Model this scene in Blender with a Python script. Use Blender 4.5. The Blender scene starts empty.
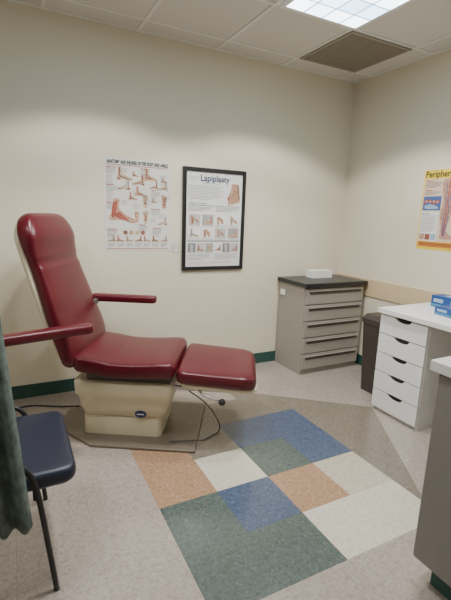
import bpy, bmesh, math
from mathutils import Vector, Matrix
from math import sin, cos, pi, radians

COL = bpy.context.scene.collection
MATS = {}

# ------------------------------------------------------------------ materials
def mat(name, color, rough=0.5, metal=0.0, vary=0.06, scale=12.0, bump=0.0, bscale=200.0, coat=0.0, spec=0.5):
    if name in MATS: return MATS[name]
    m = bpy.data.materials.new(name); m.use_nodes = True
    nt = m.node_tree; b = nt.nodes["Principled BSDF"]
    tc = nt.nodes.new("ShaderNodeTexCoord")
    n = nt.nodes.new("ShaderNodeTexNoise"); n.inputs["Scale"].default_value = scale; n.inputs["Detail"].default_value = 3
    nt.links.new(tc.outputs["Object"], n.inputs["Vector"])
    r = nt.nodes.new("ShaderNodeValToRGB")
    c = color
    r.color_ramp.elements[0].position = 0.3; r.color_ramp.elements[1].position = 0.7
    r.color_ramp.elements[0].color = (c[0]*(1-vary), c[1]*(1-vary), c[2]*(1-vary), 1)
    r.color_ramp.elements[1].color = (min(1, c[0]*(1+vary)), min(1, c[1]*(1+vary)), min(1, c[2]*(1+vary)), 1)
    nt.links.new(n.outputs["Fac"], r.inputs["Fac"]); nt.links.new(r.outputs["Color"], b.inputs["Base Color"])
    b.inputs["Roughness"].default_value = rough; b.inputs["Metallic"].default_value = metal
    b.inputs["Specular IOR Level"].default_value = spec
    b.inputs["Coat Weight"].default_value = coat
    if bump > 0:
        n2 = nt.nodes.new("ShaderNodeTexNoise"); n2.inputs["Scale"].default_value = bscale; n2.inputs["Detail"].default_value = 2
        nt.links.new(tc.outputs["Object"], n2.inputs["Vector"])
        bp = nt.nodes.new("ShaderNodeBump"); bp.inputs["Strength"].default_value = bump; bp.inputs["Distance"].default_value = 0.002
        nt.links.new(n2.outputs["Fac"], bp.inputs["Height"]); nt.links.new(bp.outputs["Normal"], b.inputs["Normal"])
    MATS[name] = m
    return m

def vct(name, base, dark, light, speck=1.0):
    """vinyl composition tile: chips, per tile tone, seams on a 0.3 m grid"""
    m = bpy.data.materials.new(name); m.use_nodes = True
    nt = m.node_tree; N = nt.nodes; L = nt.links; b = N["Principled BSDF"]
    tc = N.new("ShaderNodeTexCoord")
    def noise(scale, det=2.0, dist=0.0):
        n = N.new("ShaderNodeTexNoise"); n.inputs["Scale"].default_value = scale
        n.inputs["Detail"].default_value = det; n.inputs["Distortion"].default_value = dist
        L.new(tc.outputs["Object"], n.inputs["Vector"]); return n.outputs["Fac"]
    def ramp(src, p0, p1):
        r = N.new("ShaderNodeValToRGB"); r.color_ramp.elements[0].position = p0; r.color_ramp.elements[1].position = p1
        L.new(src, r.inputs["Fac"]); return r.outputs["Color"]
    def mix(fac, a, c):
        mx = N.new("ShaderNodeMix"); mx.data_type = 'RGBA'
        if isinstance(fac, bpy.types.NodeSocket): L.new(fac, mx.inputs[0])
        else: mx.inputs[0].default_value = fac
        for s, v in ((mx.inputs[6], a), (mx.inputs[7], c)):
            if isinstance(v, bpy.types.NodeSocket): L.new(v, s)
            else: s.default_value = (*v, 1)
        return mx.outputs[2]
    def math_(op, a, c=None):
        n = N.new("ShaderNodeMath"); n.operation = op
        for i, v in enumerate((a, c)):
            if v is None: continue
            if isinstance(v, bpy.types.NodeSocket): L.new(v, n.inputs[i])
            else: n.inputs[i].default_value = v
        return n.outputs[0]
    dk = tuple(b_+(d_-b_)*.72 for b_, d_ in zip(base, dark)); lt = tuple(b_+(d_-b_)*.68 for b_, d_ in zip(base, light))
    c = mix(ramp(noise(58, 3, 1.0), 0.46, 0.64), base, dk)
    c = mix(ramp(noise(78, 3, 1.4), 0.54, 0.68), c, lt)
    c = mix(ramp(noise(130, 2, 0.8), 0.58, 0.70), c, dk)
    sep = N.new("ShaderNodeSeparateXYZ"); L.new(tc.outputs["Object"], sep.inputs[0])
    ux = math_('DIVIDE', math_('ADD', sep.outputs[0], 60.03), 0.3)
    uy = math_('DIVIDE', math_('ADD', sep.outputs[1], 60.02), 0.3)
    cmb = N.new("ShaderNodeCombineXYZ")
    L.new(math_('FLOOR', ux), cmb.inputs[0]); L.new(math_('FLOOR', uy), cmb.inputs[1])
    wn = N.new("ShaderNodeTexWhiteNoise"); wn.noise_dimensions = '2D'; L.new(cmb.outputs[0], wn.inputs["Vector"])
    c = mix(math_('MULTIPLY', wn.outputs["Value"], 0.16), c, dark)
    fx = math_('LESS_THAN', math_('FRACT', ux), 0.008); fy = math_('LESS_THAN', math_('FRACT', uy), 0.008)
    seam = math_('MULTIPLY', math_('MAXIMUM', fx, fy), 0.35)
    c = mix(seam, c, (dark[0]*0.5, dark[1]*0.5, dark[2]*0.5))
    L.new(c, b.inputs["Base Color"])
    b.inputs["Roughness"].default_value = 0.20
    b.inputs["Specular IOR Level"].default_value = 0.8
    MATS[name] = m
    return m

def emit(name, color, strength):
    m = bpy.data.materials.new(name); m.use_nodes = True
    nt = m.node_tree; b = nt.nodes["Principled BSDF"]
    b.inputs["Base Color"].default_value = (.8, .8, .8, 1)
    tc = nt.nodes.new("ShaderNodeTexCoord"); br = nt.nodes.new("ShaderNodeTexBrick")
    br.offset = 0; br.inputs["Scale"].default_value = 1.0
    br.inputs["Color1"].default_value = (*color, 1); br.inputs["Color2"].default_value = (color[0]*.22, color[1]*.42, color[2]*.62, 1)
    br.inputs["Mortar"].default_value = (color[0]*.06, color[1]*.12, color[2]*.18, 1)
    br.inputs["Mortar Size"].default_value = 0.006; br.inputs["Brick Width"].default_value = 0.141; br.inputs["Row Height"].default_value = 0.15
    nt.links.new(tc.outputs["Object"], br.inputs["Vector"])
    nt.links.new(br.outputs["Color"], b.inputs["Emission Color"]); b.inputs["Emission Strength"].default_value = strength
    MATS[name] = m
    return m

# ------------------------------------------------------------------ helpers
def empty(name, label, category, loc=(0, 0, 0), rotz=0.0, group=None):
    e = bpy.data.objects.new(name, None); e.empty_display_size = 0.1
    e.location = loc; e.rotation_euler = (0, 0, rotz); COL.objects.link(e)
    e["label"] = label; e["category"] = category
    if group: e["group"] = group
    return e

def finish(name, bm, mats, parent=None, smooth=False, bevel=0.0, seg=2, structure=False, label=None, loc=None, rot=None):
    me = bpy.data.meshes.new(name)
    bmesh.ops.recalc_face_normals(bm, faces=bm.faces)
    bm.to_mesh(me); bm.free()
    if not isinstance(mats, (list, tuple)): mats = [mats]
    for m in mats: me.materials.append(m)
    o = bpy.data.objects.new(name, me); COL.objects.link(o)
    if smooth:
        for p in me.polygons: p.use_smooth = True
    if bevel > 0:
        md = o.modifiers.new("bevel", 'BEVEL'); md.width = bevel; md.segments = seg; md.limit_method = 'ANGLE'; md.angle_limit = radians(40)
    if parent is not None: o.parent = parent
    if loc: o.location = loc
    if rot: o.rotation_euler = rot
    if structure: o["kind"] = "structure"
    if label: o["label"] = label
    return o

def addbox(bm, x0, x1, y0, y1, z0, z1, mi=0):
    vs = [bm.verts.new(p) for p in ((x0, y0, z0), (x1, y0, z0), (x1, y1, z0), (x0, y1, z0), (x0, y0, z1), (x1, y0, z1), (x1, y1, z1), (x0, y1, z1))]
    for f in ((0, 3, 2, 1), (4, 5, 6, 7), (0, 1, 5, 4), (1, 2, 6, 5), (2, 3, 7, 6), (3, 0, 4, 7)):
        bm.faces.new([vs[i] for i in f]).material_index = mi

def box(name, b, m, parent=None, bevel=0.003, **kw):
    bm = bmesh.new(); addbox(bm, *b)
    return finish(name, bm, m, parent, bevel=bevel, **kw)

def rrect(cx, cy, hx, hy, r, n=8):
    r = max(0.0005, min(r, hx*0.999, hy*0.999)); pts = []
    for (sx, sy, a0) in ((1, 1, 0), (-1, 1, pi/2), (-1, -1, pi), (1, -1, 1.5*pi)):
        for i in range(n+1):
            a = a0+(pi/2)*i/n
            pts.append((cx+sx*(hx-r)+r*cos(a), cy+sy*(hy-r)+r*sin(a)))
    return pts

def loft(bm, layers, n=8, mi=0):
    rings = []
    for (cx, cy, hx, hy, r, z) in layers:
        rings.append([bm.verts.new((x, y, z)) for x, y in rrect(cx, cy, hx, hy, r, n)])
    k = len(rings[0])
    for a, b in zip(rings, rings[1:]):
        for i in range(k):
            bm.faces.new((a[i], a[(i+1) % k], b[(i+1) % k], b[i])).material_index = mi
    bm.faces.new(list(reversed(rings[0]))).material_index = mi
    bm.faces.new(rings[-1]).material_index = mi

def cushion_layers(cx, cy, hx, hy, r, z0, z1, re, bulge=0.012, steps=8):
    L = []
    for i in range(6):
        a = (pi/2)*i/5; ins = re*(1-sin(a)); L.append((cx, cy, hx-ins, hy-ins, max(r-ins, .004), z0+re*(1-cos(a))))
    for i in range(6):
        a = (pi/2)*i/5; ins = re*(1-cos(a)); L.append((cx, cy, hx-ins, hy-ins, max(r-ins, .004), z1-re+re*sin(a)))
    m = min(hx, hy)-re
    for i in range(1, steps+1):
        t = i/steps*0.97; ins = re+m*t
        L.append((cx, cy, hx-ins, hy-ins, max(r-ins, .003), z1+bulge*(1-(1-t)**2)))
    return L

def tube_mesh(bm, pts, r, seg=10, mi=0, res=6):
    P = [Vector(p) for p in pts]; Q = []
    if len(P) > 2 and res > 1:
        ext = [P[0]*2-P[1]]+P+[P[-1]*2-P[-2]]
        for i in range(1, len(ext)-2):
            p0, p1, p2, p3 = ext[i-1:i+3]
            for j in range(res):
                t = j/res
                Q.append(0.5*((2*p1)+(-p0+p2)*t+(2*p0-5*p1+4*p2-p3)*t*t+(-p0+3*p1-3*p2+p3)*t**3))
        Q.append(P[-1])
    else: Q = P
    up = Vector((0.13, 0.21, 0.97)).normalized(); rings = []
    for i, p in enumerate(Q):
        d = (Q[min(i+1, len(Q)-1)]-Q[max(i-1, 0)]).normalized()
        a = d.cross(up)
        if a.length < 1e-3: a = d.cross(Vector((1, 0, 0)))
        a.normalize(); c = d.cross(a).normalized(); up = -c if (-c).dot(up) > 0 else c
        rings.append([bm.verts.new(p+a*r*cos(2*pi*k/seg)+up*r*sin(2*pi*k/seg)) for k in range(seg)])
    for x, y in zip(rings, rings[1:]):
        for k in range(seg):
            bm.faces.new((x[k], x[(k+1) % seg], y[(k+1) % seg], y[k])).material_index = mi
    bm.faces.new(rings[0]).material_index = mi; bm.faces.new(rings[-1]).material_index = mi

def tube(name, pts, r, m, parent=None, res=6, **kw):
    bm = bmesh.new(); tube_mesh(bm, pts, r, res=res)
    return finish(name, bm, m, parent, smooth=True, **kw)

def prism(bm, pts, z0, z1, mi=0):
    a = [bm.verts.new((x, y, z0)) for x, y in pts]; b = [bm.verts.new((x, y, z1)) for x, y in pts]; k = len(pts)
    bm.faces.new(list(reversed(a))).material_index = mi; bm.faces.new(b).material_index = mi
    for i in range(k): bm.faces.new((a[i], a[(i+1) % k], b[(i+1) % k], b[i])).material_index = mi

def smooth_loop(P, res=4):
    Q = []; n = len(P)
    for i in range(n):
        p0, p1, p2, p3 = P[i-1], P[i], P[(i+1) % n], P[(i+2) % n]
        for j in range(res):
            t = j/res
            Q.append(tuple(0.5*((2*p1[k])+(-p0[k]+p2[k])*t+(2*p0[k]-5*p1[k]+4*p2[k]-p3[k])*t*t+(-p0[k]+3*p1[k]-3*p2[k]+p3[k])*t**3) for k in (0, 1)))
    return Q

class Sheet:
    """printed flat sheet: local x right, y up, z out of the wall"""
    def __init__(s, parent): s.p = parent; s.bm = bmesh.new(); s.am = []
    def mi(s, lst, m):
        if m not in lst: lst.append(m)
        return lst.index(m)
    def poly(s, pts, m, z=1):
        f = s.bm.faces.new([s.bm.verts.new((x, y, 0.0008*z)) for x, y in pts]); f.material_index = s.mi(s.am, m)
    def blob(s, pts, m, z=1): s.poly(smooth_loop(pts), m, z)
    def rect(s, x0, y0, x1, y1, m, z=1): s.poly([(x0, y0), (x1, y0), (x1, y1), (x0, y1)], m, z)
    def ell(s, cx, cy, rx, ry, m, z=1, rot=0, n=20):
        s.poly([(cx+rx*cos(2*pi*i/n)*cos(rot)-ry*sin(2*pi*i/n)*sin(rot), cy+rx*cos(2*pi*i/n)*sin(rot)+ry*sin(2*pi*i/n)*cos(rot)) for i in range(n)], m, z)
    def text(s, t, x, y, size, m, align='LEFT', z=3, sx=1.0, bold=0.0):
        c = bpy.data.curves.new("t", 'FONT'); c.body = t; c.size = size; c.align_x = align; c.resolution_u = 3; c.offset = bold
        o = bpy.data.objects.new("t", c); COL.objects.link(o)
        dg = bpy.context.evaluated_depsgraph_get(); me = bpy.data.meshes.new_from_object(o.evaluated_get(dg))
        me.transform(Matrix.Translation((x, y, 0.0008*z)) @ Matrix.Diagonal((sx, 1, 1, 1)))
        me.materials.clear(); me.materials.append(m)
        bpy.data.objects.remove(o); bpy.data.curves.remove(c)
        o = bpy.data.objects.new("lettering", me); COL.objects.link(o); o.parent = s.p
    def lines(s, x0, x1, y, n, m, dy=0.008, th=0.0022, z=2):
        for i in range(n):
            e = x1-(x1-x0)*(0.35 if i == n-1 and n > 1 else 0.06*((i*7) % 3))
            s.rect(x0, y-i*dy-th, e, y-i*dy, m, z)
    def foot_side(s, x, y, w, m, m2, flip=1, z=2, ang=0, m3=None):
        P = [(0, .04), (.0, .16), (.07, .27), (.11, .45), (.10, .78), (.30, .78), (.31, .52), (.38, .40), (.55, .29), (.78, .20), (.95, .14), (1, .07), (.96, .01), (.75, .0), (.52, .06), (.32, .04), (.12, -.01)]
        def T(a, b):
            a = (a-.5)*flip; return (x+w*(a*cos(ang)-b*sin(ang)), y+w*(a*sin(ang)+b*cos(ang)))
        s.blob([T(a, b) for a, b in P], m, z)
        for q, (a, b, c, d) in enumerate(((.17, .26, .18, .74), (.11, .2, .13, .70), (.30, .20, .62, .17), (.50, .12, .86, .08), (.34, .14, .60, .10))):
            tq = .045 if q < 2 else .028
            if q < 2: s.poly([T(a, b), T(a+tq, b), T(c+tq, d), T(c, d)], (m3 if m3 and q % 2 else m2), z+1)
            else: s.poly([T(a, b-tq/2), T(c, d-tq/2), T(c, d+tq/2), T(a, b+tq)], (m3 if m3 and q % 2 else m2), z+1)
        s.ell(*T(.13, .10), w*.09, w*.06, m3 or m2, z+1); s.ell(*T(.24, .22), w*.07, w*.05, m2, z+2)
        for q in range(3): s.ell(*T(.80+.06*q, .095-.012*q), w*.025, w*.016, m3 or m2, z+2)
    def foot_top(s, x, y, h, m, m2, flip=1, z=2, toe=None):
        P = [(-.13, .0), (.0, -.03), (.12, .0), (.15, .2), (.14, .42), (.20, .68), (.18, .82), (0, .88), (-.18, .90), (-.23, .74), (-.19, .42), (-.17, .18)]
        s.blob([(x+h*a*flip, y+h*b) for a, b in P], m, z)
        for i in range(5):
            s.ell(x+h*flip*(-.17+i*.088), y+h*(.93-.025*i), h*(.055-.006*i), h*.075, toe or m, z)
            s.poly([(x+h*flip*(-.15+i*.078), y+h*.82), (x+h*flip*(-.13+i*.078), y+h*.82), (x+h*flip*(-.05+i*.03), y+h*.40), (x+h*flip*(-.07+i*.03), y+h*.40)], m2, z+1)
        s.ell(x, y+h*.28, h*.08, h*.09, m2, z+1)
    def hand(s, x, y, h, m, m2, ang, z=2):
        def T(a, b): return (x+h*(a*cos(ang)-b*sin(ang)), y+h*(a*sin(ang)+b*cos(ang)))
        s.blob([T(*p) for p in ((-.18, -.2), (.18, -.2), (.22, .35), (.15, .45), (-.18, .45), (-.22, .2))], m, z)
        for i in range(4): s.poly([T(-.17+i*.09, .4), T(-.10+i*.09, .4), T(-.10+i*.09, .85-.08*abs(i-1)), T(-.16+i*.09, .85-.08*abs(i-1))], m, z)
        s.poly([T(.18, .1), T(.36, .35), (T(.30, .42)), T(.15, .28)], m, z)
        for i in range(3): s.poly([T(-.105+i*.09, .3), T(-.095+i*.09, .3), T(-.095+i*.09, .8), T(-.105+i*.09, .8)], m2, z+1)
    def done(s, art="printed_picture"):
        if len(s.bm.faces):
            me = bpy.data.meshes.new(art); s.bm.to_mesh(me)
            for m in s.am: me.materials.append(m)
            o = bpy.data.objects.new(art, me); COL.objects.link(o); o.parent = s.p
        s.bm.free()

# ------------------------------------------------------------------ palette
M_wall = mat("wall_paint", (0.735, 0.67, 0.53), 0.75, vary=0.015, scale=1.2, bump=0.25, bscale=350)
M_ceil = mat("ceiling_tile", (0.72, 0.695, 0.64), 0.9, vary=0.05, scale=160, bump=0.4, bscale=260)
M_tbar = mat("grid_metal", (0.84, 0.83, 0.79), 0.6, vary=0.01)
M_base = mat("green_rubber", (0.025, 0.080, 0.066), 0.45, vary=0.1)
M_rail = mat("beige_vinyl", (0.64, 0.50, 0.31), 0.5, vary=0.02)
M_maroon = mat("maroon_vinyl", (0.098, 0.0045, 0.012), 0.30, vary=0.08, scale=6, bump=0.14, bscale=500, spec=0.5)
M_cream = mat("cream_plastic", (0.78, 0.69, 0.51), 0.42, vary=0.02)
M_plate = mat("base_metal", (0.19, 0.16, 0.122), 0.35, metal=0.2, vary=0.08, scale=30)
M_black = mat("black_plastic", (0.012, 0.012, 0.014), 0.4)
M_steel = mat("steel", (0.5, 0.5, 0.5), 0.3, metal=0.9, vary=0.03)
M_taupe = mat("taupe_laminate", (0.34, 0.31, 0.265), 0.5, vary=0.03, scale=40)
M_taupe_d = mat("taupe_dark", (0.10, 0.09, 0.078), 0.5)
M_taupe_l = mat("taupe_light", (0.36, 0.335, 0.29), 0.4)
M_top = mat("dark_counter", (0.018, 0.019, 0.022), 0.35, vary=0.3, scale=200)
M_white = mat("white_foil", (0.80, 0.79, 0.77), 0.4, vary=0.01)
M_dark = mat("shadow_slot", (0.02, 0.02, 0.02), 0.8)
M_navy = mat("navy_vinyl", (0.006, 0.010, 0.028), 0.4, vary=0.1, bump=0.15, bscale=400)
M_bin = mat("bin_plastic", (0.045, 0.035, 0.030), 0.4)
M_vent = mat("vent_metal", (0.34, 0.305, 0.25), 0.6, vary=0.05, scale=60)
M_ventd = mat("vent_dark", (0.27, 0.235, 0.185), 0.7)
M_greige = mat("grey_laminate", (0.20, 0.18, 0.16), 0.45, vary=0.03, scale=60)
M_ctop = mat("pale_counter", (0.62, 0.61, 0.58), 0.35, vary=0.08, scale=300)
M_blue = mat("glove_blue", (0.012, 0.07, 0.27), 0.45)
M_cyan = mat("glove_cyan", (0.06, 0.26, 0.42), 0.45)
M_card = mat("white_card", (0.84, 0.83, 0.80), 0.6, vary=0.01)
M_tag = mat("tag_card", (0.42, 0.40, 0.36), 0.6, vary=0.05)
P_paper = mat("print_paper", (0.70, 0.68, 0.63), 0.5, vary=0.01)
P_white = mat("print_white", (0.80, 0.79, 0.77), 0.4, vary=0.01)
P_ink = mat("print_ink", (0.02, 0.02, 0.025), 0.6)
P_grey = mat("print_grey", (0.22, 0.22, 0.23), 0.6)
P_mgrey = mat("print_mid_grey", (0.36, 0.36, 0.36), 0.6)
P_lgrey = mat("print_light_grey", (0.50, 0.50, 0.50), 0.6)
P_red = mat("print_red", (0.42, 0.03, 0.025), 0.6)
P_skin = mat("print_skin", (0.50, 0.29, 0.19), 0.6, vary=0.35, scale=60)
P_bone = mat("print_bone", (0.56, 0.44, 0.31), 0.6, vary=0.2, scale=60)
P_musc = mat("print_muscle", (0.34, 0.09, 0.065), 0.6, vary=0.35, scale=60)
P_brown = mat("print_brown", (0.20, 0.095, 0.055), 0.6, vary=0.35, scale=60)
P_blue = mat("print_blue", (0.06, 0.12, 0.34), 0.6)
P_navy = mat("print_navy", (0.03, 0.045, 0.12), 0.6)
P_lblue = mat("print_light_blue", (0.32, 0.45, 0.60), 0.6)
P_yel = mat("print_yellow", (0.85, 0.62, 0.04), 0.6)
P_peach = mat("print_peach", (0.72, 0.56, 0.44), 0.6, vary=.1, scale=8)
P_orange = mat("print_orange", (0.66, 0.22, 0.04), 0.6)
M_glass = mat("picture_face", (0.78, 0.78, 0.77), 0.15, vary=0.01)

# ------------------------------------------------------------------ room
XL, YF, H = -4.9, -4.0, 2.6
XR = -0.07
T = 0.1
box("wall_back", (XL-T, XR+T, 0, T, -0.05, H+T), M_wall, structure=True, bevel=0)
box("wall_right", (XR, XR+T, YF-T, 0, -0.05, H+T), M_wall, structure=True, bevel=0)
box("wall_left", (XL-T, XL, YF-T, 0, -0.05, H+T), M_wall, structure=True, bevel=0)
box("wall_front", (XL, XR, YF-T, YF, -0.05, H+T), M_wall, structure=True, bevel=0)
box("ceiling", (XL, XR, YF, 0, H, H+T), M_ceil, structure=True, bevel=0)

F_base = vct("tile_cream", (0.395, 0.34, 0.295), (0.27, 0.225, 0.19), (0.50, 0.45, 0.395))
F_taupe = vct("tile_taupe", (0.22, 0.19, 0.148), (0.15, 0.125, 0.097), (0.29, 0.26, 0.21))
F_tan = vct("tile_tan", (0.405, 0.25, 0.15), (0.28, 0.155, 0.085), (0.53, 0.39, 0.27))
F_blue = vct("tile_blue", (0.078, 0.108, 0.178), (0.045, 0.064, 0.118), (0.15, 0.185, 0.265))
F_green = vct("tile_green", (0.102, 0.130, 0.118), (0.055, 0.076, 0.069), (0.19, 0.22, 0.20))
F_white = vct("tile_white", (0.64, 0.60, 0.50), (0.50, 0.45, 0.37), (0.74, 0.71, 0.63))
F_beige = vct("tile_beige", (0.54, 0.485, 0.385), (0.40, 0.345, 0.26), (0.64, 0.59, 0.49))
bm = bmesh.new()
xs = [XL]+[-0.03-0.3*i for i in range(16, -1, -1) if XL+.01 < -0.03-0.3*i < XR]+[XR]
ys = [YF]+[-0.02-0.3*i for i in range(13, -1, -1) if -0.02-0.3*i > YF+.01]+[0.0]
grid = [[bm.verts.new((x, y, 0)) for y in ys] for x in xs]
for i in range(len(xs)-1):
    for j in range(len(ys)-1):
        bm.faces.new((grid[i][j], grid[i+1][j], grid[i+1][j+1], grid[i][j+1]))
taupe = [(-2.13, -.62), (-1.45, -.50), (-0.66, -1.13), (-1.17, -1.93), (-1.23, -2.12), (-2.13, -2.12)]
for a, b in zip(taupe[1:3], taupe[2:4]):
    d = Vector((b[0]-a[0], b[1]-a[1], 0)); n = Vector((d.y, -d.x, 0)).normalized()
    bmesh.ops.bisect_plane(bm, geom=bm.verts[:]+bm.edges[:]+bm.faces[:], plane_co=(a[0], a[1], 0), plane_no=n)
def inside(x, y, poly):
    c = False
    for (x1, y1), (x2, y2) in zip(poly, poly[1:]+poly[:1]):
        if (y1 > y) != (y2 > y) and x < (x2-x1)*(y-y1)/(y2-y1)+x1: c = not c
    return c
cells = {}
for i, j, k in [(0, 0, 2), (0, 1, 2), (1, 1, 5), (2, 0, 3), (3, 0, 3), (3, 1, 3), (2, 1, 4), (2, 2, 2), (1, 2, 3), (3, 2, 6), (2, 3, 5), (3, 3, 5), (0, 2, 4), (0, 3, 4), (1, 3, 4)]:
    cells[(i, j)] = k
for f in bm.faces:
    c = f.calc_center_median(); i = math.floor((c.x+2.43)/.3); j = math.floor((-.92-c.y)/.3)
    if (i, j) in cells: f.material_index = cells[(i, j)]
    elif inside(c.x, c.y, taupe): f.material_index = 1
ext = bmesh.ops.extrude_face_region(bm, geom=bm.faces[:])
for v in [g for g in ext["geom"] if isinstance(g, bmesh.types.BMVert)]: v.co.z = -0.05
finish("floor", bm, [F_base, F_taupe, F_tan, F_blue, F_green, F_white, F_beige], structure=True)

box("baseboard_back", (XL, XR-0.008, -0.008, 0, 0, 0.10), M_base, structure=True, bevel=0.002)
box("baseboard_right", (XR-0.008, XR, YF, 0, 0, 0.10), M_base, structure=True, bevel=0.002)
box("baseboard_left", (XL, XL+0.008, YF, -0.008, 0, 0.10), M_base, structure=True, bevel=0.002)
box("trim_1", (XR-0.012, XR, YF, 0, 0.675, 0.835), M_rail, structure=True, bevel=0.004)
bm = bmesh.new()
gx = [-0.27-0.61*i for i in range(8)]; gy = [-0.2-0.61*i for i in range(7)]
for x in gx: addbox(bm, x-.012, x+.012, YF, 0, H-.006, H)
for y in gy: addbox(bm, XL, XR, y-.012, y+.012, H-.0065, H)
addbox(bm, XL, XR, -.02, 0, H-.008, H); addbox(bm, XR-.02, XR, YF, 0, H-.0085, H)
finish("trim_2", bm, M_tbar, structure=True)

# ------------------------------------------------------------------ ceiling lights + diffuser
E1 = emit("lamp_lens", (0.80, 0.92, 1.0), 7.5)
def troffer(x, y, nm, lens, power):
    e = empty(nm, "recessed fluorescent ceiling light with gridded lens and metal frame", "ceiling light", (x, y, H))
    bm = bmesh.new(); w, l = .305, .61
    for b in ((-w, w, -l, -l+.03), (-w, w, l-.03, l), (-w, -w+.03, -l+.03, l-.03), (w-.03, w, -l+.03, l-.03)): addbox(bm, *b, -.014, -.0087)
    finish("light_frame", bm, M_tbar, e)
    box("light_lens", (-w+.03, w-.03, -l+.03, l-.03, -.012, -.0087), lens, e, bevel=0)
    for yy, en in ((-.32, .8), (.44, 1.1)):
        ld = bpy.data.lights.new("lamp", 'SPOT'); ld.energy = power*en; ld.color = (1.0, .965, .90)
        ld.spot_size = radians(126); ld.spot_blend = .22; ld.shadow_soft_size = .07
        lo = bpy.data.objects.new("lamp", ld); COL.objects.link(lo); lo.parent = e; lo.location = (0, yy, -.03)
    return e
troffer(-1.16, -1.42, "ceiling_light", E1, 90)
troffer(-2.405, -1.42, "ceiling_light", E1, 78)
troffer(-3.625, -2.03, "ceiling_light", E1, 42)

e = empty("air_diffuser", "square greyish-brown perforated metal ceiling air diffuser", "air vent", (-.575, -.505, H))
box("diffuser_frame", (-.292, .292, -.292, .292, -.014, -.009), M_vent, e, bevel=0.002)
bm = bmesh.new()
for i in range(28):
    y = -.255+.51*i/27; addbox(bm, -.26, .26, y-.004, y+.004, -.018, -.014)
addbox(bm, -.265, .265, -.265, .265, -.016, -.014)
finish("perforated_panel", bm, M_ventd, e)

# ------------------------------------------------------------------ treatment chair
tc = empty("treatment_chair", "maroon vinyl podiatry exam chair with cream base and raised footrest", "medical chair", (-2.345, -.655, 0), radians(-30))
bm = bmesh.new()
prism(bm, [(-.45, -.12), (-.15, -.32), (.465, -.32), (.465, .32), (-.15, .32), (-.45, .12)], 0, .016)
finish("base_plate", bm, M_plate, tc, bevel=0.005)
bm = bmesh.new()
loft(bm, [(.0, 0, .24, .192, .035, .016), (.0, 0, .24, .192, .035, .125), (.005, 0, .232, .184, .035, .137)])
finish("pedestal_cover", bm, M_cream, tc, smooth=False, bevel=0.002)
bm = bmesh.new()
loft(bm, [(.005, 0, .228, .180, .035, .137), (.01, 0, .25, .196, .04, .146), (.015, 0, .268, .208, .04, .20), (.02, 0, .282, .225, .04, .27), (.02, 0, .292, .245, .04, .29), (.02, 0, .296, .25, .04, .365), (.02, 0, .29, .244, .04, .378)])
finish("lift_housing", bm, M_cream, tc, smooth=True)
box("seat_frame", (-.20, .30, -.22, .22, .372, .415), M_taupe_d, tc, bevel=0.006)
def contour_pad(x0, x1, hy, z0, z1, re, r0, r1, zf, mname, crown=.006, taper=0.0):
    bm = bmesh.new(); NL, NA = 60, 36; rings = []
    for i in range(NL+1):
        t = .5-.5*cos(pi*i/NL); x = x0+(x1-x0)*t
        ea, eb = x-x0, x1-x
        w = hy
        if ea < r0: w = hy-r0+math.sqrt(max(0, r0*r0-(r0-ea)**2))
        if eb < r1: w = hy-r1+math.sqrt(max(0, r1*r1-(r1-eb)**2))
        w -= taper*t
        e_ = min(ea, eb); q = 1.0 if e_ >= re else math.sqrt(max(0.0, 1-((re-e_)/re)**2))
        mid = (z0+z1)/2; h = (z1-z0)/2*max(q, .02); ring = []
        for k in range(NA):
            a = 2*pi*k/NA; p = 2/7.0
            cc = math.copysign(abs(cos(a))**p, cos(a)); ss = math.copysign(abs(sin(a))**p, sin(a))
            yy = w*cc; zz = mid+h*ss
            if ss > 0: zz += crown*(1-(yy/hy)**2)*q*ss
            ring.append(bm.verts.new((x, yy, zz+zf(x))))
        rings.append(ring)
    for a, b in zip(rings, rings[1:]):
        for k in range(NA): bm.faces.new((a[k], a[(k+1) % NA], b[(k+1) % NA], b[k]))
    bm.faces.new(rings[0]); bm.faces.new(rings[-1])
    return finish(mname, bm, M_maroon, tc, smooth=True)
contour_pad(-.265, .335, .285, .412, .515, .035, .05, .06, lambda x: max(0, -.05-x)*.14+.008*math.exp(-((x-.27)/.10)**2)-.004*math.exp(-((x-.05)/.12)**2), "seat")
contour_pad(.337, .805, .290, .402, .486, .032, .06, .10, lambda x: -(x-.35)*.070-.02*max(0, (x-.70)/.1)**2*.5, "footrest_cushion", crown=.009, taper=.012)
bm = bmesh.new(); loft(bm, [(.575, 0, .228, .256, .09, .374), (.575, 0, .234, .262, .09, .379), (.575, 0, .236, .266, .09, .398), (.575, 0, .232, .262, .09, .402)])
for v in bm.verts: v.co.z -= (v.co.x-.35)*.070; v.co.y *= 1-.05*(v.co.x-.34)/.47
finish("footrest_tray", bm, M_cream, tc, smooth=True)
bm = bmesh.new()
addbox(bm, .10, .70, -.172, -.148, .320, .345); addbox(bm, .10, .70, .148, .172, .320, .345)
addbox(bm, .40, .44, -.148, .148, .325, .347); addbox(bm, .64, .68, -.148, .148, .325, .347)
finish("footrest_slide", bm, M_steel, tc, bevel=.003)
lv = tube("release_lever", [(.46, -.2, .36), (.50, -.25, .335), (.60, -.27, .31)], .007, M_steel, tc)
bm = bmesh.new(); bmesh.ops.create_uvsphere(bm, u_segments=16, v_segments=10, radius=.02, matrix=Matrix.Translation((.61, -.272, .305)))
k = finish("lever_knob", bm, M_black, lv, smooth=True)
def lerp_tab(tab):
    def f(v):
        v = max(tab[0][0], min(tab[-1][0], v))
        for (a, x), (b, y) in zip(tab, tab[1:]):
            if v <= b:
                t = (v-a)/(b-a); t = t*t*(3-2*t); return x+(y-x)*t
        return tab[-1][1]
    return f
hw = lerp_tab([(-.02, 1.0), (.22, 1.02), (.58, .925), (.74, .97), (.92, .96)])
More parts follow.
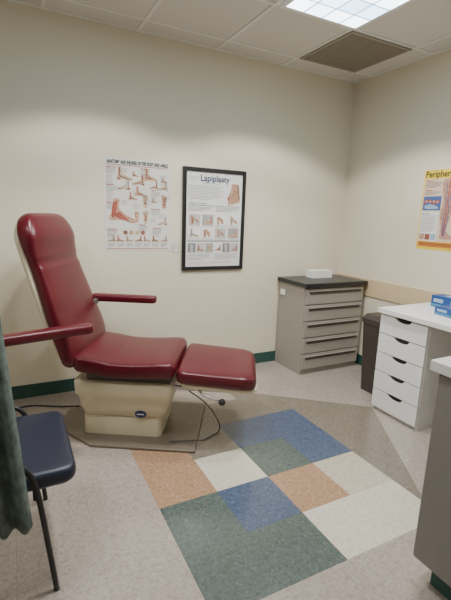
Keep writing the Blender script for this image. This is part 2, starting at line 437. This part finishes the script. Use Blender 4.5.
bend = lerp_tab([(-.02, .004), (.14, .018), (.36, .0), (.565, -.008), (.605, -.016), (.65, -.004), (.76, .018), (.92, -.004)])
BASE = (-.275, 0, .47)
def place_back(bm):
    bmesh.ops.rotate(bm, verts=bm.verts, cent=(0, 0, 0), matrix=Matrix.Rotation(radians(-17), 3, 'Y'))
    bmesh.ops.translate(bm, verts=bm.verts, vec=BASE)
def grid_cushion(x0, x1, hy, r, z0, z1, re, bulge):
    bm = bmesh.new(); NL, NA = 130, 32; rings = []
    for i in range(NL+1):
        t = i/NL; t = .5*t+.5*(.5-.5*cos(pi*t)) if 0 < i < NL else t; x = x0+(x1-x0)*t
        e = min(x-x0, x1-x)
        rr = r if x1-x < x-x0 else r*.4
        w = hy if e >= rr else hy-rr+math.sqrt(max(0, rr*rr-(rr-e)**2))
        q = 1.0 if e >= re else math.sqrt(max(0.0, 1-((re-e)/re)**2))
        mid = (z0+z1)/2; h = (z1-z0)/2*max(q, .02)
        ring = []
        for k in range(NA):
            a = 2*pi*k/NA; ca, sa = cos(a), sin(a)
            p = 2/5.5
            cx_ = math.copysign(abs(ca)**p, ca); sz = math.copysign(abs(sa)**p, sa)
            yy = w*cx_; zz = mid+h*sz
            if sz > 0: zz += (bulge*(1-(yy/hy)**2)*q+bend(x))*sz
            ring.append(bm.verts.new((x, yy, zz)))
        rings.append(ring)
    for a, b in zip(rings, rings[1:]):
        for k in range(NA): bm.faces.new((a[k], a[(k+1) % NA], b[(k+1) % NA], b[k]))
    bm.faces.new(rings[0]); bm.faces.new(rings[-1])
    return bm
bm = grid_cushion(-.015, .900, .288, .15, -.045, .048, .05, .010)
for v in bm.verts:
    u, vv, w = v.co.y, v.co.x, v.co.z
    v.co = Vector((w, u*hw(vv), vv))
place_back(bm)
finish("backrest_cushion", bm, M_maroon, tc, smooth=True)
bm = bmesh.new(); loft(bm, [(.44, 0, .40, .20, .12, -.088), (.44, 0, .43, .25, .14, -.075), (.44, 0, .442, .270, .15, -.055), (.44, 0, .442, .270, .15, -.040)], n=14)
for v in bm.verts:
    u, vv, w = v.co.y, v.co.x, v.co.z; v.co = Vector((w, u*hw(vv), vv))
place_back(bm)
finish("backrest_shell", bm, M_cream, tc, smooth=True)
def arm(px, py, ang, L, z):
    bm = bmesh.new(); loft(bm, cushion_layers(0, 0, L/2, .040, .030, -.026, .024, .016, .003))
    bmesh.ops.rotate(bm, verts=bm.verts, cent=(0, 0, 0), matrix=Matrix.Rotation(ang, 3, 'Z'))
    bmesh.ops.translate(bm, verts=bm.verts, vec=(px, py, z))
    return finish("armrest", bm, M_maroon, tc, smooth=True)
a1 = arm(-.13, .325, 0, .46, .765)
box("arm_bracket", (-.38, -.30, .20, .30, .725, .765), M_taupe_d, a1, bevel=.008)
a2 = arm(-.29, -.51, radians(43), .50, .735)
tube("arm_bracket", [(-.36, -.22, .66), (-.28, -.29, .67), (-.19, -.39, .715)], .014, M_taupe_d, a2)
bm = bmesh.new()
bmesh.ops.create_cone(bm, cap_ends=True, segments=28, radius1=.036, radius2=.034, depth=.004, matrix=Matrix.Translation((.12, -.2065, .168)) @ Matrix.Rotation(pi/2, 4, 'X'))
for v in bm.verts: v.co.z = .168+(v.co.z-.168)*.66
em = finish("emblem", bm, P_navy, tc, label="small blue oval maker emblem")
box("emblem_stripe", (.098, .142, -.2092, -.2086, .165, .171), M_white, em, bevel=0)
pc = tube("power_cord", [(.30, -.08, .36), (.38, -.10, .30), (.50, -.04, .18), (.58, -.02, .05), (.585, -.06, .008), (.54, -.13, .008), (.50, -.18, .008), (.455, -.21, .022), (.30, -.24, .0205)], .0038, M_taupe_d, tc)

cd = empty("floor_cord", "black electric cord trailing from the chair to the wall", "cord", (-2.9, -.2, 0))
tube("cord_run", [(.28, -.13, .02), (.15, -.05, .006), (-.05, .04, .006), (-.25, -.05, .006), (-.4, .08, .006)], .005, M_black, cd)

# ------------------------------------------------------------------ grey drawer cabinet
gc = empty("drawer_cabinet", "taupe five-drawer medical cabinet with dark worktop in the corner", "cabinet", (-.455, -.22, 0))
box("cabinet_body", (-.33, .33, -.18, .205, 0.0, .785), M_taupe, gc)
box("cabinet_top", (-.35, .35, -.22, .21, .785, .82), M_top, gc, bevel=0.004)
n = 5; z0 = .045; hh = (.775-z0)/n
for i in range(n):
    za = z0+i*hh+.004; zb = z0+(i+1)*hh-.004
    dr = box("drawer", (-.324, .324, -.20, -.181, za, zb), M_taupe, gc, bevel=0.004)
    bm = bmesh.new()
    addbox(bm, -.29, .29, -.2012, -.200, zb-.050, zb-.022, 1)  # dark strip paints the recess shade below the pull lip
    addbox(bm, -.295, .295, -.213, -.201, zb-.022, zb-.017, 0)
    finish("handle_and_shade", bm, [M_taupe_l, M_taupe_d], dr)
lk = box("side_fitting", (-.345, -.33, .10, .16, .665, .715), M_card, gc, bevel=0.004)

tb = empty("tissue_box", "white cardboard tissue box on the dark cabinet top", "box", (-.42, -.13, .82))
box("box_body", (-.11, .11, -.055, .055, 0, .068), M_card, tb, bevel=0.001)
bm = bmesh.new(); prism(bm, [(.06*cos(a*pi/10), .02*sin(a*pi/10)) for a in range(20)], .068, .0686); finish("box_opening", bm, P_lgrey, tb)

# ------------------------------------------------------------------ waste bin
wb = empty("waste_bin", "dark brown plastic waste bin with lid beside the drawer units", "trash can", (-.345, -.945, 0))
bm = bmesh.new(); loft(bm, [(0, 0, .14, .125, .03, 0), (0, 0, .165, .145, .03, .56), (0, 0, .165, .145, .03, .565)]); finish("bin_body", bm, M_bin, wb, smooth=False)
bm = bmesh.new(); loft(bm, [(0, 0, .172, .152, .03, .565), (0, 0, .172, .152, .03, .60), (0, 0, .15, .135, .03, .63), (0, 0, .13, .115, .03, .637)]); finish("bin_lid", bm, M_bin, wb, smooth=False)

# ------------------------------------------------------------------ white drawer unit & desktop
DZ = .725
wd = empty("drawer_unit", "white five-drawer office unit with slot pulls under a desktop", "drawer unit", (-.385, -1.32, 0))
bm = bmesh.new()
addbox(bm, -.27, .29, -.19, -.175, .0, DZ); addbox(bm, -.27, .29, .175, .19, 0, DZ)
addbox(bm, -.27, .29, -.175, .175, DZ-.015, DZ); addbox(bm, -.27, .29, -.175, .175, .03, .045); addbox(bm, .28, .29, -.175, .175, .045, DZ-.015)
addbox(bm, -.26, -.245, -.175, .175, .0, .03)
finish("unit_body", bm, M_white, wd)
hh = (DZ-.003-.03)/5
for i in range(5):
    za = .03+i*hh; zb = za+hh-.006
    pts = [(-.188, za), (.188, za), (.188, zb), (.065, zb)]+[(.065*cos(a), zb-.030*sin(a)) for a in [pi*j/12 for j in range(1, 12)]]+[(-.065, zb), (-.188, zb)]
    bm = bmesh.new()
    a = [bm.verts.new((-.290, y, z)) for y, z in pts]; b = [bm.verts.new((-.272, y, z)) for y, z in pts]; k = len(pts)
    bm.faces.new(a); bm.faces.new(list(reversed(b)))
    for q in range(k): bm.faces.new((a[q], b[q], b[(q+1) % k], a[(q+1) % k]))
    dr = finish("drawer", bm, M_white, wd)
    box("slot_shade", (-.2715, -.2705, -.07, .07, zb-.034, zb+.004), M_dark, dr, bevel=0)  # dark plate stands in for the shade inside the cutout
dt = empty("desktop", "white laminate desktop resting on the white drawer unit", "desk", (-.385, -1.72, DZ+.001))
box("desk_board", (-.31, .30, -.62, .605, 0, .034), M_white, dt, bevel=0.002)
box("desk_leg", (-.27, .29, -.62, -.59, -(DZ+.001), 0), M_white, dt, bevel=0.002)

TZ = DZ+.035
def glove(x, y, z, rz, nm_lab, w=.24, d=.12, h=.065, m=M_blue, m2=M_cyan):
    e = empty("glove_box", nm_lab, "glove box", (x, y, z), rz, group="glove boxes on the white desktop")
    box("carton", (-w/2, w/2, -d/2, d/2, 0, h), m, e, bevel=0.002)
    bm = bmesh.new(); addbox(bm, -w/2-.0006, w/2+.0006, -d/2-.0006, d/2+.0006, h*.10, h*.28)
    finish("carton_band", bm, m2, e)
    bm = bmesh.new()
    for (x0, x1) in ((-.45, -.15), (.1, .42)): addbox(bm, w*x0, w*x1, -d/2-.001, d/2+.001, h*.45, h*.75)
    finish("carton_print", bm, P_lblue, e)
    bm = bmesh.new(); prism(bm, [(.055*cos(a*pi/10), .025*sin(a*pi/10)) for a in range(20)], h, h+.001); finish("carton_opening", bm, P_lblue, e)
glove(-.21, -1.33, TZ, radians(88), "blue cardboard box of gloves lying on white desktop", h=.085)
glove(-.43, -1.52, TZ, radians(84), "blue and cyan box of gloves on the desktop edge", h=.055)
glove(-.20, -1.60, TZ, radians(92), "taller blue cardboard glove box beside the wall", h=.11)

# ------------------------------------------------------------------ near grey base cabinet & counter
bc = empty("base_cabinet", "grey laminate base cabinet with dark green toe kick", "cabinet", (-1.36, -2.70, 0))
box("cabinet_body", (-.30, .30, -.42, .42, .10, .85), M_greige, bc, bevel=0.003)
box("toe_kick", (-.26, .30, -.42, .36, 0, .10), M_base, bc, bevel=0)
for yy in (-.41, .0):
    d = box("cabinet_door", (-.318, -.301, yy+.004, yy+.41-.004, .11, .845), M_greige, bc, bevel=0.002)
ct = empty("countertop", "pale speckled laminate countertop on the grey base cabinet", "countertop", (-1.36, -2.70, .85))
box("counter_slab", (-.335, .30, -.43, .435, 0, .04), M_ctop, ct, bevel=0.004)

# ------------------------------------------------------------------ side chair
sc = empty("side_chair", "navy vinyl visitor chair with black tubular metal frame", "chair", (-3.055, -1.50, 0))
bm = bmesh.new(); loft(bm, cushion_layers(0, 0, .245, .25, .055, .398, .462, .024, .006)); finish("seat", bm, M_navy, sc, smooth=True)
bm = bmesh.new(); loft(bm, cushion_layers(0, 0, .18, .23, .06, -.02, .03, .022, .01))
for v in bm.verts: v.co = Vector((v.co.z-.32-(v.co.x)*.15, v.co.y, v.co.x+.74))
finish("backrest", bm, M_navy, sc, smooth=True)
for s in (-1, 1):
    y = s*.268
    zt = .0 if s < 0 else -.035
    tube("frame_side", [(.155, y, 0), (.135, y, .20), (.115, y, .38), (.10, y, .46+zt), (.065, y, .515+zt), (-.0, y, .54+zt), (-.10, y, .545+zt), (-.33, y, .54+zt)], .0100, M_black, sc)
    tube("rear_leg", [(-.38, y, 0), (-.335, y, .42), (-.34, y, .65), (-.37, y, .90)], .0100, M_black, sc)
for x, z in ((.105, .388), (-.20, .388), (-.352, .80)):
    tube("cross_bar", [(x, -.268, z), (x, .268, z)], .009, M_black, sc, res=1)

# ------------------------------------------------------------------ curtain
M_cur = mat("curtain_cloth", (0.085, 0.115, 0.10), 0.85, vary=0.42, scale=30, bump=0.3, bscale=300)
cu = empty("privacy_curtain", "grey-green patterned privacy curtain hanging in folds beside the navy chair", "curtain", (-3.6, -1.84, 0))
bm = bmesh.new(); NU, NV = 150, 40
rows = []
for j in range(NV+1):
    z = .34+(2.56-.34)*j/NV
    xe = -2.966-.068*(z-.33)
    row = []
    for i in range(NU+1):
        t = i/NU; x = -4.1+(xe+4.1)*t
        y = .022*sin(t*120)+.005*sin(t*23+z*2)
        row.append(bm.verts.new((x+3.6, y, z)))
    rows.append(row)
for a, b in zip(rows, rows[1:]):
    for i in range(NU): bm.faces.new((a[i], a[i+1], b[i+1], b[i]))
c = finish("curtain_cloth", bm, M_cur, cu, smooth=True)
md = c.modifiers.new("t", 'SOLIDIFY'); md.thickness = .002
box("curtain_track", (-.55, .58, -.012, .012, 2.56, 2.5935), M_tbar, cu, bevel=0.002)

# ------------------------------------------------------------------ wall posters
RB = (radians(90), 0, 0); RR = (radians(90), 0, radians(-90))
def sheet_thing(name, label, cat, loc, rot):
    e = empty(name, label, cat, loc); e.rotation_euler = rot; return e
e = sheet_thing("anatomy_chart", "laminated foot and ankle anatomy chart taped to cream wall", "poster", (-2.105, -0.0005, 1.07), RB)
box("paper_sheet", (-.252, .252, 0, .67, 0, .0015), P_paper, e, bevel=0)
S = Sheet(e)
S.text("ANATOMY AND INJURIES OF THE FOOT AND ANKLE", 0, .630, .034, P_ink, 'CENTER', 5, sx=.565, bold=.0013)
S.rect(-.24, .618, .24, .622, P_red, 3)
for (x, y, t) in ((-.235, .60, "Lateral View"), (-.235, .475, "Ligaments"), (-.235, .345, "Plantar Fascia"), (.02, .60, "Medial View"), (.10, .45, "Bones"), (.10, .31, "Dorsal View"), (-.0, .19, "Fractures"), (-.235, .155, "Ankle Sprain"), (.11, .165, "Hammertoe")):
    S.text(t, x, y, .014, P_red, 'LEFT', 5, bold=.0004)
    S.lines(x, x+.075, y-.006, 5, P_grey, z=3)
for x, y in ((-.235, .55), (-.235, .51), (-.235, .43), (-.235, .39), (.17, .57), (.17, .53), (.10, .405), (.16, .28), (.0, .16), (-.235, .12), (.12, .135), (-.04, .345), (.02, .565), (-.13, .60), (-.05, .44), (.07, .38), (.09, .25), (-.13, .37), (.20, .41)):
    S.lines(x, x+.05, y, 5, P_mgrey, z=3)
small = [(-.10, .515, .12, 0), (-.11, .445, .10, 3), (.00, .485, .10, 1), (.095, .52, .11, 2), (.02, .405, .09, 4), (.19, .455, .09, 5), (.12, .465, .07, 1), (-.04, .375, .07, 2), (.19, .195, .08, 3), (.205, .515, .05, 4), (.13, .36, .05, 0), (-.02, .545, .05, 2)]
prs = [(P_bone, P_brown, P_musc), (P_bone, P_musc, P_brown), (P_skin, P_brown, P_bone), (P_bone, P_lgrey, P_brown), (P_skin, P_musc, P_bone), (P_bone, P_brown, P_lblue)]
for x, y, w_, k in small: S.foot_side(x, y, w_, prs[k][0], prs[k][1], 1 if k % 2 == 0 else -1, 3, 0, prs[k][2])
S.foot_side(-.12, .215, .20, P_skin, P_musc, 1, 3, -.12, P_bone)
S.blob([(-.200, .25), (-.178, .245), (-.165, .30), (-.168, .35), (-.185, .36), (-.198, .31)], P_musc, 6)
S.blob([(-.165, .25), (-.10, .225), (-.075, .225), (-.11, .255), (-.145, .29)], P_musc, 6)
S.foot_top(.055, .325, .10, P_bone, P_brown, 1, 3); S.foot_top(.055, .205, .10, P_bone, P_musc, -1, 3)
S.foot_top(.205, .325, .10, P_skin, P_brown, 1, 3); S.foot_top(-.01, .215, .08, P_skin, P_bone, 1, 3)
for i in range(7):
    x = -.205+i*.068; S.foot_side(x, .066, .060, P_skin if i % 2 else P_bone, P_musc if i % 3 == 1 else P_brown, 1 if i % 3 else -1, 3)
    S.lines(x-.026, x+.026, .056, 4, P_grey, z=3)
for i in range(4): S.ell(-.10+i*.045, .135, .017, .017, (P_brown, P_skin, P_bone, P_musc)[i], 3)
S.rect(-.24, .012, .24, .016, P_red, 3)
S.done()
e = sheet_thing("wall_card", "tiny printed card stuck beside the anatomy chart", "card", (-1.802, -0.0005, 1.085), RB)
box("card_sheet", (-.028, .028, -.035, .035, 0, .0015), M_tag, e, bevel=0)
S = Sheet(e); S.rect(-.021, -.027, .021, .029, P_white, 3); S.lines(-.018, .018, .022, 5, P_grey, z=4); S.done("printed_lines")

e = sheet_thing("framed_poster", "black framed foot surgery information poster hanging on cream wall", "framed poster", (-1.47, -0.0005, .905), RB)
bm = bmesh.new(); W, HH, B = .282, .818, .030
for b in ((-W, W, 0, B), (-W, W, HH-B, HH), (-W, -W+B, B, HH-B), (W-B, W, B, HH-B)): addbox(bm, *b, 0, .022)
finish("picture_frame", bm, M_black, e, bevel=0.003)
box("poster_sheet", (-W+B, W-B, B, HH-B, 0, .010), M_glass, e, bevel=0)
S = Sheet(e)
OZ = 14
S.text("Lapiplasty", -.135, .718, .068, P_navy, 'LEFT', OZ+4, sx=.98, bold=.0008)
S.text("3D Bunion Correction", -.115, .695, .018, P_mgrey, 'LEFT', OZ)
S.lines(-.235, -.15, .745, 3, P_mgrey, dy=.013, th=.003, z=OZ)
S.lines(-.235, .075, .680, 10, P_mgrey, dy=.0115, th=.0030, z=OZ)
fx, fy = .175, .540
S.blob([(fx-.022, .705), (fx+.035, .705), (fx+.040, .660), (fx+.052, .620), (fx+.056, .585), (fx+.045, .560), (fx-.0, .552), (fx-.045, .555), (fx-.056, .590), (fx-.040, .635), (fx-.026, .670)], P_skin, OZ)
for i in range(5): S.ell(fx-.040+i*.022, fy+.014+.005*i, .0150-.0018*i, .022-.0015*i, P_skin, OZ+1)
for i in range(5): S.ell(fx-.040+i*.022, fy+.003+.006*i, .008-.001*i, .006, P_bone, OZ+2)
for i in range(4): S.poly([(fx-.026+i*.021, fy+.04), (fx-.022+i*.021, fy+.04), (fx+.004+i*.008, .660), (fx+.001+i*.008, .660)], P_brown, OZ+2)
S.ell(fx-.050, .587, .010, .016, P_musc, OZ+2)
S.blob([(fx+.03, .705), (fx+.042, .695), (fx+.05, .635), (fx+.058, .585), (fx+.048, .595), (fx+.036, .655)], P_brown, OZ+1)
S.rect(-.24, .522, .24, .527, P_grey, OZ)
S.text("What is a bunion?", -.23, .534, .022, P_grey, 'LEFT', OZ, bold=.0004)
S.lines(-.235, -.02, .513, 4, P_grey, dy=.010, th=.0030, z=OZ); S.lines(.01, .235, .513, 4, P_grey, dy=.010, th=.0030, z=OZ)
ph = [(P_skin, P_brown), (P_bone, P_musc), (P_skin, P_bone), (P_bone, P_grey)]
for r in range(2):
    for c in range(4):
        x = -.178+.119*c; y = .375-r*.105; a, b = ph[(c+r*3) % 4]
        bg = (P_lgrey, P_white, P_white, P_mgrey)[(c*3+r*2) % 4]
        S.rect(x-.050, y-.006, x+.050, y+.078, bg, OZ)
        if (c+r) % 3 == 0: S.foot_top(x-.018, y-.002, .076, a, b, 1, OZ+1); S.hand(x+.026, y+.02, .045, P_skin, P_brown, .9, OZ+3)
        elif (c+r) % 3 == 1: S.foot_side(x, y+.002, .085, a, b, -1 if c % 2 else 1, OZ+1)
        else: S.hand(x+.012, y+.02, .058, P_skin, P_brown, .5, OZ+1); S.foot_top(x-.026, y+.0, .066, a, b, -1, OZ+3)
        S.lines(x-.05, x+.05, y-.012, 1, P_grey, th=.003, z=OZ)
S.rect(-.24, .232, .24, .247, P_mgrey, OZ)
bgz = (P_grey, P_lgrey, P_mgrey, P_white, P_grey, P_lgrey)
for c in range(6):
    x = -.198+.079*c
    S.rect(x-.035, .145, x+.035, .222, bgz[c], OZ)
    if c % 2: S.foot_side(x, .158, .062, P_skin, P_brown, 1 if c == 1 else -1, OZ+1)
    else: S.foot_top(x, .150, .064, P_bone if c == 2 else P_lgrey, P_mgrey if c != 2 else P_brown, 1, OZ+1)
S.lines(-.235, -.02, .133, 5, P_grey, dy=.011, th=.003, z=OZ); S.lines(.01, .235, .133, 5, P_grey, dy=.011, th=.003, z=OZ)
S.lines(-.235, .2, .068, 3, P_mgrey, dy=.009, z=OZ)
S.done()

e = sheet_thing("vascular_poster", "yellow-titled circulation disease poster on the side wall", "poster", (XR-0.0005, -1.125, 1.152), RR)
box("paper_sheet", (-.255, .255, 0, .60, 0, .0015), P_yel, e, bevel=0)
S = Sheet(e)
S.rect(-.245, .065, .245, .535, P_peach, 2)
S.rect(-.245, .065, -.09, .29, P_white, 3)
S.text("Peripheral", -.245, .547, .066, P_ink, 'LEFT', 4, sx=.9, bold=.0015)
S.text("Vascular Disease", .08, .57, .02, P_red, 'LEFT', 4)
S.text("What is it?", -.235, .515, .016, P_red, 'LEFT', 4, bold=.0005)
S.lines(-.235, -.09, .508, 5, P_ink, dy=.009, th=.0025, z=4)
S.text("Symptoms", -.235, .445, .016, P_red, 'LEFT', 4, bold=.0005)
S.lines(-.235, -.10, .438, 3, P_ink, dy=.009, th=.0025, z=4)
S.rect(-.238, .300, -.085, .405, P_blue, 4)
S.blob([(-.23, .37), (-.19, .385), (-.15, .37), (-.11, .38), (-.095, .36), (-.14, .345), (-.19, .36), (-.225, .345)], P_musc, 5)
S.blob([(-.22, .335), (-.17, .345), (-.12, .33), (-.10, .315), (-.15, .31), (-.21, .312)], P_lblue, 5)
for i in range(4): S.ell(-.21+i*.032, .367-.003*(i % 2), .008, .006, P_peach, 6)
for k, (ox, m1, m2) in enumerate(((-.035, P_red, P_blue), (.11, P_blue, P_red))):
    S.blob([(ox-.045, .525), (ox+.055, .525), (ox+.05, .45), (ox+.035, .385), (ox+.036, .35), (ox+.045, .28), (ox+.02, .17), (ox+.03, .135), (ox+.075, .10), (ox+.06, .088), (ox-.02, .09), (ox-.028, .12), (ox-.025, .17), (ox-.045, .27), (ox-.03, .36), (ox-.032, .385), (ox-.048, .45)], P_skin if k == 0 else P_bone, 4)
    for q, dx in enumerate((-.018, .002, .022)):
        m = m1 if q % 2 else m2
        S.blob([(ox+dx, .51), (ox+dx+.006, .51), (ox+dx*.9+.007, .43), (ox+dx*.6+.006, .36), (ox+dx*.8+.006, .26), (ox+dx*.4+.003, .12), (ox+dx*.4-.003, .12), (ox+dx*.8, .26), (ox+dx*.6, .36), (ox+dx*.9+.001, .43)], m, 5+q)
    for q in range(7): S.poly([(ox-.02, .48-q*.05), (ox-.02, .478-q*.05), (ox+.026, .462-q*.048), (ox+.026, .464-q*.048)], m1, 8)
S.text("Risk factors", -.238, .268, .015, P_navy, 'LEFT', 4, bold=.0004)
S.lines(-.238, -.10, .260, 13, P_grey, dy=.010, th=.0025, z=4)
for i in range(3): S.rect(-.238+i*.05, .075, -.195+i*.05, .120, (P_skin, P_musc, P_lblue)[i], 4)
S.rect(.175, .09, .238, .50, P_white, 3)
for i in range(6): S.ell(.207, .47-i*.068, .022, .026, (P_red, P_skin, P_blue)[i % 3], 4)
S.rect(-.245, .02, .245, .06, P_orange, 3); S.lines(-.23, .20, .05, 2, P_ink, dy=.012, th=.004, z=4)
S.done()

# ------------------------------------------------------------------ camera
R = Matrix(((0.8903, 0.0601, -0.4513), (-0.4539, 0.1938, -0.8697), (0.0352, 0.9792, 0.1998)))
cam = bpy.data.cameras.new("camera"); cam.sensor_fit = 'VERTICAL'; cam.sensor_height = 36; cam.lens = 412.9/600*36
cam.clip_start = .02
co = bpy.data.objects.new("camera", cam); COL.objects.link(co)
co.matrix_world = Matrix.Translation((-2.969, -3.152, 1.355)) @ R.to_4x4()
bpy.context.scene.camera = co

w = bpy.data.worlds.new("world"); bpy.context.scene.world = w; w.use_nodes = True
w.node_tree.nodes["Background"].inputs[0].default_value = (.8, .85, .9, 1); w.node_tree.nodes["Background"].inputs[1].default_value = .3
